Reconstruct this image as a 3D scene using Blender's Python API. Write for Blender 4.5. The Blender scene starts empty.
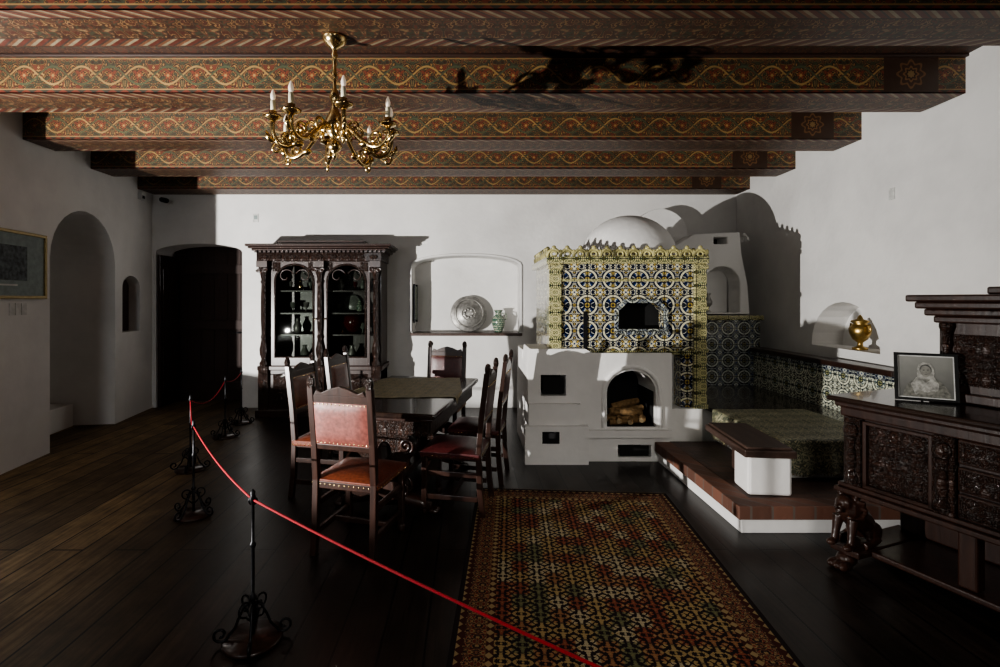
import bpy, bmesh, math, random
from mathutils import Vector, Matrix, Euler
from mathutils.geometry import tessellate_polygon
random.seed(7)
pi=math.pi
scene=bpy.context.scene
H=1.55
def W(px,py,Y): return Vector(((px-470)/500*Y, Y, H-(py-300)/500*Y))
# ---------------------------------------------------------------- materials
class NT:
    def __init__(s,name):
        s.m=bpy.data.materials.new(name); s.m.use_nodes=True
        s.t=s.m.node_tree; s.t.nodes.clear()
        s.out=s.t.nodes.new('ShaderNodeOutputMaterial')
    def node(s,t,props=None,ins=None):
        n=s.t.nodes.new(t)
        for k,v in (props or {}).items(): setattr(n,k,v)
        for k,v in (ins or {}).items():
            i=n.inputs[k]
            if isinstance(v,bpy.types.NodeSocket): s.t.links.new(v,i)
            else: i.default_value=v
        return n
    def m_(s,op,a,b=None,c=None):
        ins={0:a}
        if b is not None: ins[1]=b
        if c is not None: ins[2]=c
        return s.node('ShaderNodeMath',{'operation':op},ins).outputs[0]
    def coord(s): 
        if not hasattr(s,'_c'):
            s._c=s.node('ShaderNodeTexCoord').outputs['Object']
            x=s.node('ShaderNodeSeparateXYZ',None,{0:s._c}); s.x,s.y,s.z=x.outputs
        return s._c
    def noise(s,vec,scale,detail=2,rough=.5,dist=0):
        return s.node('ShaderNodeTexNoise',None,{'Vector':vec,'Scale':scale,'Detail':detail,'Roughness':rough,'Distortion':dist}).outputs[0]
    def comb(s,x,y,z=0.0): return s.node('ShaderNodeCombineXYZ',None,{0:x,1:y,2:z}).outputs[0]
    def hyp(s,a,b): return s.m_('SQRT',s.m_('ADD',s.m_('MULTIPLY',a,a),s.m_('MULTIPLY',b,b)))
    def band(s,v,c,w): return s.m_('LESS_THAN',s.m_('ABSOLUTE',s.m_('SUBTRACT',v,c)),w)
    def ramp(s,fac,stops,const=True):
        n=s.node('ShaderNodeValToRGB',None,{0:fac}); cr=n.color_ramp
        cr.interpolation='CONSTANT' if const else 'LINEAR'
        while len(cr.elements)<len(stops): cr.elements.new(.5)
        for e,(p,c) in zip(cr.elements,stops):
            e.position=p; e.color=(*c,1) if len(c)==3 else c
        return n.outputs[0]
    def mix(s,f,a,b):
        n=s.node('ShaderNodeMix',{'data_type':'RGBA'})
        for i,v in ((0,f),(6,a),(7,b)):
            if isinstance(v,bpy.types.NodeSocket): s.t.links.new(v,n.inputs[i])
            else: n.inputs[i].default_value=v if i==0 else (*v,1)
        return n.outputs[2]
    def kal(s,u,v,su,sv,seed=0.0):
        mu=s.m_('MULTIPLY',s.m_('ABSOLUTE',s.m_('SUBTRACT',s.m_('FRACT',s.m_('DIVIDE',u,su)),.5)),su)
        mv=s.m_('MULTIPLY',s.m_('ABSOLUTE',s.m_('SUBTRACT',s.m_('FRACT',s.m_('DIVIDE',v,sv)),.5)),sv)
        return s.comb(mu,mv,seed),mu,mv
    def bsdf(s,col,rough=.5,metal=0,bump=None,bs=.3,bd=.01,coat=0,spec=.5,**kw):
        ins={'Base Color':col if isinstance(col,bpy.types.NodeSocket) else (*col,1),'Roughness':rough,'Metallic':metal,'Coat Weight':coat,'Specular IOR Level':spec}
        ins.update(kw)
        if bump is not None:
            ins['Normal']=s.node('ShaderNodeBump',None,{'Strength':bs,'Distance':bd,'Height':bump}).outputs[0]
        b=s.node('ShaderNodeBsdfPrincipled',None,ins)
        s.t.links.new(b.outputs[0],s.out.inputs[0]); return s.m

def simple(name,col,rough=.5,metal=0,nscale=20,var=.15,bs=.15,**kw):
    n=NT(name); c=n.coord(); f=n.noise(c,nscale,4)
    cc=n.ramp(f,[(.3,tuple(x*(1-var) for x in col)),(.7,tuple(min(1,x*(1+var)) for x in col))],False)
    return n.bsdf(cc,rough,metal,f,bs,.005,**kw)
def plaster():
    n=NT('plaster_white'); c=n.coord()
    a=n.noise(c,1.3,4,.6); b=n.noise(c,14,5,.6)
    h=n.m_('ADD',n.m_('MULTIPLY',a,1.5),n.m_('MULTIPLY',b,.25))
    col=n.ramp(a,[(.3,(.68,.67,.655)),(.6,(.80,.79,.77))],False)
    return n.bsdf(col,.9,0,h,.35,.03,spec=.2)
def wood(name,c1,c2,rough=.35,scale=1,carve=False,axis='z',coat=.2,bs=.2):
    n=NT(name); c=n.coord()
    sc={'x':(2,22,22),'y':(22,2,22),'z':(22,22,2)}[axis]
    mp=n.node('ShaderNodeMapping',None,{'Vector':c,'Scale':tuple(v*scale for v in sc)}).outputs[0]
    f=n.noise(mp,1.2,5,.6,.6)
    col=n.ramp(f,[(.3,c1),(.7,c2)],False)
    if carve:
        v,mu,mv=n.kal(n.m_('ADD',n.x,n.y),n.z,.12,.16)
        k=n.noise(v,28,2,.5,1.0)
        w=n.m_('SINE',n.m_('MULTIPLY',k,26))
        col=n.mix(n.m_('MULTIPLY',n.m_('LESS_THAN',w,-.35),.65),col,(.006,.004,.003))
        return n.bsdf(col,rough,0,w,.7,.012,coat=coat)
    return n.bsdf(col,rough,0,f,bs,.004,coat=coat)
PL=plaster()
DW=wood('dark_walnut',(.016,.007,.005),(.04,.017,.011),.32)
DWC=wood('carved_walnut',(.020,.009,.006),(.05,.022,.014),.36,carve=True)
TOPW=wood('polished_table_wood',(.012,.007,.006),(.03,.017,.012),.2,axis='y',coat=.3,bs=.05)
DOORW=wood('old_door_wood',(.02,.008,.006),(.035,.014,.009),.6)
STOOLW=wood('stool_wood',(.045,.026,.02),(.085,.05,.038),.5,axis='y')
LEA=simple('red_leather',(.125,.032,.016),.30,0,60,.4,.25,coat=.1)
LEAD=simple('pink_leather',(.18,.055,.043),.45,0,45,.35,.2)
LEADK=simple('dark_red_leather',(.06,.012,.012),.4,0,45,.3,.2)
BRASS=simple('polished_brass',(.80,.60,.30),.2,1,30,.15,.08)
GOLD=simple('gold_leaf',(.55,.38,.14),.35,1,30,.25,.3)
IRON=simple('wrought_iron',(.018,.018,.02),.4,.7,60,.3,.4)
ROPE=simple('red_rope',(.30,.004,.012),.8,0,200,.3,.6)
WAX=simple('candle_ivory',(.75,.68,.5),.5)
n=NT('bulb_glass'); BULB=n.bsdf((.95,.85,.75),.08,0,coat=.5,**{'Emission Color':(1,.8,.6,1),'Emission Strength':.25})
PEWTER=simple('pewter',(.36,.35,.33),.45,.7,18,.35,.5)
BLACK=simple('soot_black',(.006,.006,.006),.9)
n=NT('painted_porcelain'); n.coord(); v,_,_=n.kal(n.m_('ADD',n.x,n.y),n.z,.05,.06); PORC=n.bsdf(n.ramp(n.noise(v,50,1),[(0,(.4,.42,.32)),(.45,(.05,.12,.09)),(.58,(.3,.32,.22))]),.2)
CHINA=simple('dim_china',(.16,.17,.15),.3)
REDV=simple('red_glass',(.07,.008,.008),.2)
PAPER=simple('paper_white',(.6,.6,.58),.8)
MAT_=simple('picture_mat',(.24,.29,.28),.7)
PRINT=simple('engraving_print',(.07,.085,.09),.7,0,25,.8)
GILT=simple('thin_gilt_frame',(.26,.19,.07),.4,.4)
LOGM=simple('split_firewood',(.20,.12,.05),.85,0,30,.55,.5)
LOGE=simple('log_end_grain',(.30,.22,.12),.85,0,60,.3,.3)
n=NT('terracotta_brick'); c=n.coord()
br=n.node('ShaderNodeTexBrick',None,{'Vector':n.comb(n.m_('ADD',n.x,n.y),n.m_('ADD',n.z,.003)),'Color1':(.20,.085,.055,1),'Color2':(.10,.045,.03,1),'Mortar':(.13,.11,.095,1),'Scale':1.0,'Brick Width':.14,'Row Height':.3,'Mortar Size':.008})
nn=n.noise(c,18,4)
BRICK=n.bsdf(n.mix(n.m_('MULTIPLY',nn,.5),br.outputs[0],(.13,.07,.05)),.7,0,nn,.4,.01)
n=NT('brick_paving'); c=n.coord()
br=n.node('ShaderNodeTexBrick',None,{'Vector':c,'Color1':(.09,.045,.032,1),'Color2':(.05,.026,.02,1),'Mortar':(.03,.025,.022,1),'Scale':1.0,'Brick Width':.28,'Row Height':.14,'Mortar Size':.006})
nn=n.noise(c,18,4)
PAVE=n.bsdf(n.mix(n.m_('MULTIPLY',nn,.5),br.outputs[0],(.06,.038,.03)),.6,0,nn,.4,.01)
NV=(.005,.009,.030); GN=(.010,.032,.018); CR=(.66,.62,.43); YL=(.38,.27,.06); BL=(.02,.045,.14)
def tiles(name,size,scale=17,seed=0.0,cr=CR,yl=YL,nv=NV,bl=BL,hi=.67):
    n=NT(name); n.coord(); u=n.m_('ADD',n.x,n.y)
    v,mu,mv=n.kal(u,n.z,size,size,seed)
    k=n.noise(v,scale,1.0,.5,.8)
    col=n.ramp(k,[(0,yl),(.33,nv),(.42,cr),(.458,nv),(.51,cr),(.545,bl),(.60,nv),(hi,cr)])
    cu=n.m_('SUBTRACT',size/2,mu); cv=n.m_('SUBTRACT',size/2,mv)
    dc=n.hyp(cu,cv); r=n.hyp(mu,mv)
    col=n.mix(n.band(dc,size*.36,size*.068),col,nv)
    col=n.mix(n.band(dc,size*.36,size*.036),col,cr)
    col=n.mix(n.m_('LESS_THAN',dc,size*.15),col,nv)
    col=n.mix(n.m_('LESS_THAN',dc,size*.10),col,yl)
    col=n.mix(n.m_('LESS_THAN',dc,size*.045),col,nv)
    pet=n.m_('MULTIPLY_ADD',n.m_('COSINE',n.m_('MULTIPLY',n.m_('ARCTAN2',mv,mu),4)),size*.04,size*.09)
    col=n.mix(n.m_('LESS_THAN',r,pet),col,cr)
    col=n.mix(n.m_('LESS_THAN',r,size*.04),col,bl)
    e=n.m_('MAXIMUM',mu,mv)
    col=n.mix(n.m_('GREATER_THAN',e,size*.5-.0035),col,(.015,.02,.02))
    return n.bsdf(col,.14,0,k,.35,.01,coat=.5)
TILE=tiles('cobalt_majolica_tile',.25,15,.3)
TILE2=tiles('bench_majolica_tile',.21,20,1.7,(.75,.75,.58),(.34,.34,.16),(.012,.022,.03),(.03,.08,.11),.60)
TILE3=tiles('muted_blue_tile',.2,20,.9,(.50,.52,.44),(.26,.24,.12),(.008,.014,.032))  # duller cream and yellow glazes than the front stove tiles
TILEY=tiles('yellow_vine_tile',.13,28,2.2,(.52,.47,.24),(.27,.22,.06),GN,(.02,.06,.03),.60)
CREST=simple('crest_glaze',(.32,.29,.13),.2,0,9,.85,.2)
# floor
n=NT('floor_planks'); c=n.coord()
sw=n.comb(n.y,n.x,0.0)
br=n.node('ShaderNodeTexBrick',{'offset':.37},{'Vector':sw,'Color1':(1,1,1,1),'Color2':(.4,.4,.4,1),'Mortar':(.02,.02,.02,1),'Scale':1.0,'Brick Width':3.1,'Row Height':.2,'Mortar Size':.006,'Mortar Smooth':.1})
mp=n.node('ShaderNodeMapping',None,{'Vector':c,'Scale':(26,1.6,1)}).outputs[0]
g=n.noise(mp,1.5,6,.65,.4)
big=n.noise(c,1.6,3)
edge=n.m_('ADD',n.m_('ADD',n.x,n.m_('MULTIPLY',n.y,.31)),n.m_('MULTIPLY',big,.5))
lit_side=n.node('ShaderNodeMapRange',None,{'Value':edge,'From Min':-1.2,'From Max':-.3,'To Min':1.0,'To Max':0.0}).outputs[0]  # floor shadow painted into the planks: dark right of a slanting line
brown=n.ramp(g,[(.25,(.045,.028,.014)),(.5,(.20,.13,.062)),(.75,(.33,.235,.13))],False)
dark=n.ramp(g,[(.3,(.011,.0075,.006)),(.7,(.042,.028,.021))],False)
col=n.mix(lit_side,dark,brown)
mul=n.node('ShaderNodeMix',{'data_type':'RGBA','blend_type':'MULTIPLY'},{0:1.0,6:col,7:br.outputs[0]}).outputs[2]
mott=n.node('ShaderNodeMix',{'data_type':'RGBA','blend_type':'MULTIPLY'},{0:1.0,6:mul,7:n.ramp(n.noise(c,4,5,.7),[(.3,(.5,.5,.5)),(.65,(1.15,1.15,1.15))],False)}).outputs[2]
rr=n.m_('ADD',n.m_('MULTIPLY',g,.22),n.m_('MULTIPLY_ADD',lit_side,.35,.24))
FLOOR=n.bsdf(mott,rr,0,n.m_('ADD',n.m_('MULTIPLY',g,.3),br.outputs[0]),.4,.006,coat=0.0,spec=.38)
# rug
RWd,RL=1.5,2.7
n=NT('persian_rug_pile'); c=n.coord()
dx=n.m_('SUBTRACT',RWd/2,n.m_('ABSOLUTE',n.x)); dy=n.m_('SUBTRACT',RL/2,n.m_('ABSOLUTE',n.y))
d=n.m_('MINIMUM',dx,dy)
v,mu,mv=n.kal(n.x,n.y,.095,.11)
dd=n.m_('ADD',mu,mv)
cx=n.m_('FLOOR',n.m_('DIVIDE',n.x,.095)); cy=n.m_('FLOOR',n.m_('DIVIDE',n.y,.11))
wn=n.node('ShaderNodeTexWhiteNoise',{'noise_dimensions':'2D'},{'Vector':n.comb(cx,cy)}).outputs[0]
fc=n.ramp(wn,[(0,(.26,.075,.04)),(.25,(.40,.28,.12)),(.48,(.48,.40,.25)),(.64,(.16,.16,.08)),(.80,(.32,.15,.07))])
k=n.noise(v,46,1.5,.5,.7)
field=n.mix(n.m_('GREATER_THAN',n.m_('ADD',k,n.m_('MULTIPLY',dd,-1.0)),.43),(.018,.013,.015),fc)
field=n.mix(n.m_('GREATER_THAN',n.m_('ADD',k,n.m_('MULTIPLY',dd,-.5)),.57),field,(.36,.25,.11))
v2,m2,m3=n.kal(n.x,n.y,.14,.14,4.0)
k2=n.noise(v2,36,1.5,.5,.8)
bord=n.ramp(k2,[(0,(.15,.035,.024)),(.40,(.38,.27,.14)),(.44,(.03,.02,.02)),(.51,(.22,.055,.035)),(.555,(.34,.24,.11)),(.59,(.03,.018,.02))])
v3,m4,m5=n.kal(n.x,n.y,.05,.05,1.0)
small=n.mix(n.m_('LESS_THAN',n.m_('ADD',m4,m5),.02),(.06,.02,.015),(.36,.26,.13))
band=n.ramp(n.m_('MULTIPLY',d,2.0),[(0,(0,0,0)),(.05,(1,0,0)),(.12,(0,1,0)),(.32,(1,0,0)),(.39,(0,0,1))])
sp=n.node('ShaderNodeSeparateColor',None,{0:band})
col=n.mix(sp.outputs[0],(.02,.015,.016),small); col=n.mix(sp.outputs[1],col,bord); col=n.mix(sp.outputs[2],col,field)
fz=n.noise(c,300,2)
col=n.mix(n.m_('MULTIPLY',fz,.35),col,(.03,.02,.016))
RUG=n.bsdf(col,.95,0,fz,.5,.004,spec=.1)
# brocade
n=NT('olive_brocade'); c=n.coord(); v,a,b=n.kal(n.m_('ADD',n.x,n.m_('MULTIPLY',n.z,.3)),n.m_('ADD',n.y,n.z),.12,.14,2.0); k=n.noise(v,30,2,.5,.8)
BROC=n.bsdf(n.ramp(k,[(0,(.11,.10,.06)),(.42,(.34,.28,.15)),(.48,(.08,.09,.05)),(.54,(.40,.33,.19)),(.6,(.09,.08,.05))]),.6,0,k,.3,.004)
n=NT('dark_green_brocade'); c=n.coord(); v,a,b=n.kal(n.m_('ADD',n.x,n.m_('MULTIPLY',n.z,.3)),n.m_('ADD',n.y,n.z),.16,.2,2.0); k=n.noise(v,24,2,.5,.8)
BROC2=n.bsdf(n.ramp(k,[(0,(.08,.085,.055)),(.42,(.40,.37,.24)),(.47,(.06,.075,.05)),(.55,(.44,.39,.24)),(.6,(.07,.075,.05))]),.5,0,k,.3,.004)
# painted beam faces
n=NT('painted_beam_side'); c=n.coord()
v,mu,mv=n.kal(n.x,n.m_('ADD',n.z,.14),.42,.56,.7)
k=n.noise(v,15,1.8,.5,1.2)
bg=n.ramp(n.noise(c,3,3),[(.3,(.028,.012,.007)),(.7,(.055,.024,.013))],False)
col=n.mix(n.m_('LESS_THAN',k,.37),bg,(.16,.038,.02))
col=n.mix(n.band(k,.425,.016),col,(.40,.23,.08))
col=n.mix(n.band(k,.515,.026),col,(.045,.062,.036))
col=n.mix(n.band(k,.575,.010),col,(.36,.22,.09))
col=n.mix(n.m_('GREATER_THAN',k,.63),col,(.20,.045,.022))
zz=n.m_('ADD',n.z,.01)
s1=n.m_('MULTIPLY',n.m_('SINE',n.m_('MULTIPLY',n.x,2*pi/.42)),.065)
for sgn,cc in ((1,(.40,.25,.09)),(-1,(.075,.10,.055))):
    vine=n.m_('ABSOLUTE',n.m_('SUBTRACT',zz,n.m_('MULTIPLY',s1,float(sgn))))
    col=n.mix(n.m_('LESS_THAN',vine,.0075),col,cc)
pu=n.m_('SUBTRACT',n.m_('FRACT',n.m_('DIVIDE',n.x,.21)),.5); pu=n.m_('MULTIPLY',pu,.21)
pr=n.hyp(pu,zz); pa=n.m_('ARCTAN2',zz,pu)
pp=n.m_('MULTIPLY_ADD',n.m_('COSINE',n.m_('MULTIPLY',pa,6)),.009,.028)
q=n.m_('DIVIDE',pr,pp)
col=n.mix(n.m_('LESS_THAN',q,1.0),col,(.04,.017,.01)); col=n.mix(n.m_('LESS_THAN',q,.8),col,(.26,.07,.03)); col=n.mix(n.m_('LESS_THAN',q,.35),col,(.42,.28,.10))
az=n.m_('ABSOLUTE',n.z)
tri=n.m_('LESS_THAN',n.m_('ABSOLUTE',n.m_('SUBTRACT',n.m_('FRACT',n.m_('DIVIDE',n.x,.09)),.5)),n.m_('DIVIDE',n.m_('SUBTRACT',.14,az),.06))
edgec=n.mix(tri,(.16,.036,.02),(.03,.033,.025))
col=n.mix(n.m_('GREATER_THAN',az,.112),col,edgec)
col=n.mix(n.band(az,.112,.0045),col,(.34,.21,.085))
rx=n.m_('SUBTRACT',n.x,3.22); rad=n.hyp(rx,n.z)
ang=n.m_('ARCTAN2',n.z,rx); pet=n.m_('MULTIPLY_ADD',n.m_('COSINE',n.m_('MULTIPLY',ang,8)),.016,.11)
ros=n.ramp(n.m_('DIVIDE',rad,pet),[(0,(.32,.2,.08)),(.22,(.05,.02,.01)),(.36,(.26,.13,.05)),(.48,(.06,.026,.012)),(.72,(.22,.11,.045)),(.86,(.05,.024,.012))])
blk=n.m_('LESS_THAN',n.m_('ABSOLUTE',rx),.2)
col=n.mix(blk,col,ros)
dirt=n.noise(c,6,6,.75)
grad=n.node('ShaderNodeMapRange',None,{'Value':n.noise(c,.9,2),'From Min':.35,'From Max':.65,'To Min':.55,'To Max':1.0}).outputs[0]
BEAMF=n.bsdf(n.mix(n.m_('MULTIPLY',dirt,grad),col,(.024,.012,.008)),.5,0,n.noise(c,30,3),.2,.004)
n=NT('painted_beam_underside'); c=n.coord()
ay=n.m_('ABSOLUTE',n.y)
v,mu,mv=n.kal(n.x,n.m_('ADD',n.y,.1),.3,.4,3.0); k=n.noise(v,18,1.5,.5,.8)
mid=n.ramp(k,[(0,(.08,.023,.013)),(.40,(.30,.18,.075)),(.44,(.05,.018,.011)),(.51,(.045,.058,.032)),(.57,(.14,.035,.018)),(.62,(.26,.17,.08))])
st=n.m_('FRACT',n.m_('MULTIPLY',n.m_('ADD',n.x,n.m_('MULTIPLY',ay,1.5)),9))
hat=n.ramp(st,[(0,(.32,.27,.17)),(.25,(.13,.03,.018)),(.6,(.04,.036,.03)),(.75,(.2,.085,.04))])
col=n.mix(n.m_('GREATER_THAN',ay,.10),mid,hat)
col=n.mix(n.band(ay,.10,.006),col,(.03,.02,.015))
BEAMU=n.bsdf(n.mix(n.m_('MULTIPLY',n.noise(c,6,6,.75),.95),col,(.024,.012,.008)),.5)
n=NT('painted_ceiling_boards'); c=n.coord()
v,mu,mv=n.kal(n.x,n.y,.5,.25,1.0); k=n.noise(v,12,2,.5,.6)
col=n.ramp(k,[(0,(.03,.012,.008)),(.45,(.10,.045,.018)),(.48,(.03,.012,.008)),(.56,(.03,.035,.02)),(.6,(.06,.022,.012))])
CEIL=n.bsdf(col,.6)
BEAMB=wood('beam_wood',(.018,.008,.006),(.04,.018,.011),.5,axis='x')
n=NT('cabinet_glass')
tr=n.node('ShaderNodeBsdfTransparent',None,{0:(.62,.64,.62,1)}); gl=n.node('ShaderNodeBsdfGlossy',None,{'Roughness':.02})
lw=n.node('ShaderNodeLayerWeight',None,{0:.25}); f=n.m_('MULTIPLY_ADD',lw.outputs[0],.2,.0)
mx=n.node('ShaderNodeMixShader',None,{0:f,1:tr.outputs[0],2:gl.outputs[0]}); n.t.links.new(mx.outputs[0],n.out.inputs[0]); GLASS=n.m
# ---------------------------------------------------------------- geometry
def box(x0,x1,y0,y1,z0,z1):
    V=[(x,y,z) for x in (x0,x1) for y in (y0,y1) for z in (z0,z1)]
    return V,[(0,1,3,2),(4,6,7,5),(0,4,5,1),(2,3,7,6),(0,2,6,4),(1,5,7,3)]
def cbox(cx,cy,cz,sx,sy,sz): return box(cx-sx/2,cx+sx/2,cy-sy/2,cy+sy/2,cz-sz/2,cz+sz/2)
def lathe(prof,n=20,mod=None):
    V=[];F=[]
    for r,z in prof:
        for i in range(n):
            a=2*pi*i/n; rr=r*(mod(a,z) if mod else 1); V.append((rr*math.cos(a),rr*math.sin(a),z))
    for j in range(len(prof)-1):
        for i in range(n):
            F.append((j*n+i,j*n+(i+1)%n,(j+1)*n+(i+1)%n,(j+1)*n+i))
    F.append(tuple(range(n))[::-1]); m=(len(prof)-1)*n; F.append(tuple(range(m,m+n)))
    return V,F
def ell(cx,cy,cz,rx,ry,rz,n=12,m=8):
    V=[];F=[]
    for j in range(1,m):
        t=pi*j/m
        for i in range(n):
            a=2*pi*i/n; V.append((cx+rx*math.sin(t)*math.cos(a),cy+ry*math.sin(t)*math.sin(a),cz+rz*math.cos(t)))
    for j in range(m-2):
        for i in range(n): F.append((j*n+i,(j+1)*n+i,(j+1)*n+(i+1)%n,j*n+(i+1)%n))
    t=len(V); V+= [(cx,cy,cz+rz),(cx,cy,cz-rz)]
    for i in range(n):
        F.append((t,i,(i+1)%n)); F.append((t+1,(m-2)*n+(i+1)%n,(m-2)*n+i))
    return V,F
def tube(pts,r,n=8,closed=False):
    P=[Vector(p) for p in pts]; V=[];F=[]; N=len(P)
    T=[]
    for i in range(N):
        if closed: t=P[(i+1)%N]-P[i-1]
        else: t=P[min(i+1,N-1)]-P[max(i-1,0)]
        if t.length<1e-9: t=Vector((0,0,1))
        T.append(t.normalized())
    u=T[0].orthogonal().normalized()
    for i in range(N):
        u=(u-T[i]*u.dot(T[i]))
        if u.length<1e-6: u=T[i].orthogonal()
        u.normalize(); w=T[i].cross(u)
        rr=r[i] if isinstance(r,(list,tuple)) else r
        for k in range(n):
            a=2*pi*k/n; V.append(tuple(P[i]+(u*math.cos(a)+w*math.sin(a))*rr))
    for j in range(N if closed else N-1):
        j2=(j+1)%N
        for k in range(n): F.append((j*n+k,j*n+(k+1)%n,j2*n+(k+1)%n,j2*n+k))
    if not closed:
        F.append(tuple(range(n))[::-1]); m=(N-1)*n; F.append(tuple(range(m,m+n)))
    return V,F
def panel(outer,holes=(),t=.02):
    """polygon in (u,v) -> x=u, z=v, thickness along +y"""
    loops=[outer]+list(holes); flat=[p for l in loops for p in l]; N=len(flat)
    V=[(p[0],0,p[1]) for p in flat]+[(p[0],t,p[1]) for p in flat]
    tris=tessellate_polygon([[Vector((p[0]*50,p[1]*50,0)) for p in l] for l in loops])
    F=[tuple(q) for q in tris]+[tuple(i+N for i in q)[::-1] for q in tris]
    o=0
    for l in loops:
        m=len(l)
        for i in range(m):
            a=o+i;b=o+(i+1)%m; F.append((a,b,b+N,a+N))
        o+=m
    return V,F
def arch(u0,u1,v0,vs,vt,n=14):
    c=(u0+u1)/2; r=(u1-u0)/2
    return [(u0,v0),(u1,v0)]+[(c+r*math.cos(pi*i/n),vs+(vt-vs)*math.sin(pi*i/n)) for i in range(n+1)]
def spiral(cx,cz,r0,r1,a0,a1,n=20):
    out=[]
    for i in range(n+1):
        t=i/n; a=a0+(a1-a0)*t; r=r0+(r1-r0)*t
        out.append((cx+r*math.cos(a),cz+r*math.sin(a)))
    return out
def relief(w,h,fn,nx=40,nz=40,y=0):
    V=[];F=[]
    for j in range(nz+1):
        for i in range(nx+1):
            u=-w/2+w*i/nx; v=-h/2+h*j/nz
            V.append((u,y-fn(u/(w/2),v/(h/2)),v))
    for j in range(nz):
        for i in range(nx):
            a=j*(nx+1)+i; F.append((a,a+1,a+nx+2,a+nx+1))
    return V,F
def orn(amp=.014,k=1.0,asp=1.0):
    def f(u,v):
        U=abs(u)*asp;V=v
        edge=max(0,min(1,(1-max(abs(u),abs(v)))*9))
        r=math.hypot(U,V); a=math.atan2(V,U)
        ros=max(0,1-abs(r-.22*asp**.5)/.1)*(.6+.4*math.cos(8*a))
        cx,cz=.58*asp,.42; r2=math.hypot(U-cx,abs(V)-cz); a2=math.atan2(abs(V)-cz,U-cx)
        scr=(.5+.5*math.sin(26*r2-2*a2))*max(0,1-r2/.55)
        return amp*edge*max(ros,scr*.9,(.8 if r<.08 else 0))+.002
    return f
def MT(x=0,y=0,z=0,rx=0,ry=0,rz=0,s=1):
    return Matrix.Translation((x,y,z))@Euler((rx,ry,rz)).to_matrix().to_4x4()@Matrix.Scale(s,4)
class Obj:
    def __init__(s,name,loc=(0,0,0),rz=0): s.name=name;s.loc=loc;s.rz=rz;s.parts={};s.opt={}
    def add(s,part,mat,vf,M=None,smooth=False,**opt):
        V,F=vf
        p=s.parts.setdefault(part,[mat,[],[],[]])
        o=len(p[1])
        if M is not None: V=[tuple(M@Vector(v)) for v in V]
        p[1].extend(V); p[2].extend([tuple(i+o for i in f) for f in F]); p[3].extend([smooth]*len(F))
        if opt: s.opt.setdefault(part,{}).update(opt)
    def done(s):
        single=len(s.parts)==1
        if not single:
            e=bpy.data.objects.new(s.name,None); e.empty_display_size=.1; scene.collection.objects.link(e)
            e.location=s.loc; e.rotation_euler=(0,0,s.rz)
        for part,(mat,V,F,S) in s.parts.items():
            me=bpy.data.meshes.new(part); me.from_pydata([tuple(v) for v in V],[],F); 
            me.polygons.foreach_set('use_smooth',S); me.materials.append(mat)
            bm=bmesh.new(); bm.from_mesh(me); bmesh.ops.recalc_face_normals(bm,faces=bm.faces); bm.to_mesh(me); bm.free()
            ob=bpy.data.objects.new(s.name if single else part,me); scene.collection.objects.link(ob)
            if single: ob.location=s.loc; ob.rotation_euler=(0,0,s.rz)
            else: ob.parent=e
            o=s.opt.get(part,{})
            if 'bevel' in o:
                m=ob.modifiers.new('b','BEVEL'); m.width=o['bevel']; m.segments=2; m.limit_method='ANGLE'; m.angle_limit=math.radians(50)
            if 'remesh' in o:
                m=ob.modifiers.new('r','REMESH'); m.mode='VOXEL'; m.voxel_size=o['remesh']; m.use_smooth_shade=True
                m=ob.modifiers.new('s','SMOOTH'); m.iterations=3; m.factor=.5
# ---------------------------------------------------------------- room shell
YB=7.2; ZC=3.34
def XR(Y): return 3.40+.06*Y
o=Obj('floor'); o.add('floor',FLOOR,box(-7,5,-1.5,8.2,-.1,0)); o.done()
o=Obj('ceiling'); o.add('ceiling',CEIL,box(-5.2,4.4,-1.5,8,ZC,ZC+.1)); o.done()
o=Obj('wall_back')
o.add('plaster',PL,panel([(-5.3,-.1),(4.4,-.1),(4.4,ZC),(-5.3,ZC)],[arch(-4.52,-3.28,-.02,2.24,2.36),arch(-.83,.72,1.07,2.04,2.19)],.4),MT(0,YB,0))
o.add('plaster',PL,box(-2.9,4.4,YB+.4,YB+.5,-.1,ZC))
o.add('plaster',PL,box(-5.3,-2.9,YB+.62,YB+.7,-.1,ZC))
o.add('niche_rim',PL,tube([(x,YB-.004,z) for x,z in arch(-.85,.74,1.09,2.05,2.21)[1:]+[(-.85,1.09)]],.018,8),smooth=True)
o.done()
o=Obj('door_1')
for i in range(6):
    o.add('leaf',DOORW,box(-4.55+i*.205,-4.55+i*.205+.2,YB+.5,YB+.54,0.005,2.42),bevel=.004)
for z in (.15,1.1,1.95): o.add('rails',DOORW,box(-4.53,-3.3,YB+.47,YB+.5,z,z+.14),bevel=.004)
o.add('open_leaf',DOORW,box(-4.50,-4.46,YB-.0,YB+.46,.005,2.2),bevel=.004)
for z in (.2,1.2): o.add('open_leaf',DOORW,box(-4.46,-4.45,YB+.06,YB+.4,z,z+.8))
o.add('handle',IRON,tube([(-3.5,YB+.5,1.05),(-3.5,YB+.42,1.05),(-3.62,YB+.42,1.05)],.01),smooth=True)
o.done()
RN=math.hypot(1,.06); rd=Vector((.06,1,0))/RN; rn=Vector((1,-.06,0))/RN
MR=Matrix(((rd.x,rn.x,0,3.40),(rd.y,rn.y,0,0),(0,0,1,0),(0,0,0,1)))
def RU(Y): return Y*RN
o=Obj('wall_right')
o.add('plaster',PL,panel([(-1.5,-.1),(RU(YB),-.1),(RU(YB),ZC),(-1.5,ZC)],[arch(RU(4.47),RU(5.45),1.065,1.10,1.53)],.32),MR)
o.add('plaster',PL,panel([(-1.5,-.1),(RU(YB),-.1),(RU(YB),ZC),(-1.5,ZC)],[],.1),MR@MT(0,.32,0)); o.done()
LN=math.hypot(1,.15); ld=Vector((-.15,1,0))/LN; ln=Vector((-1,-.15,0))/LN
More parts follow.
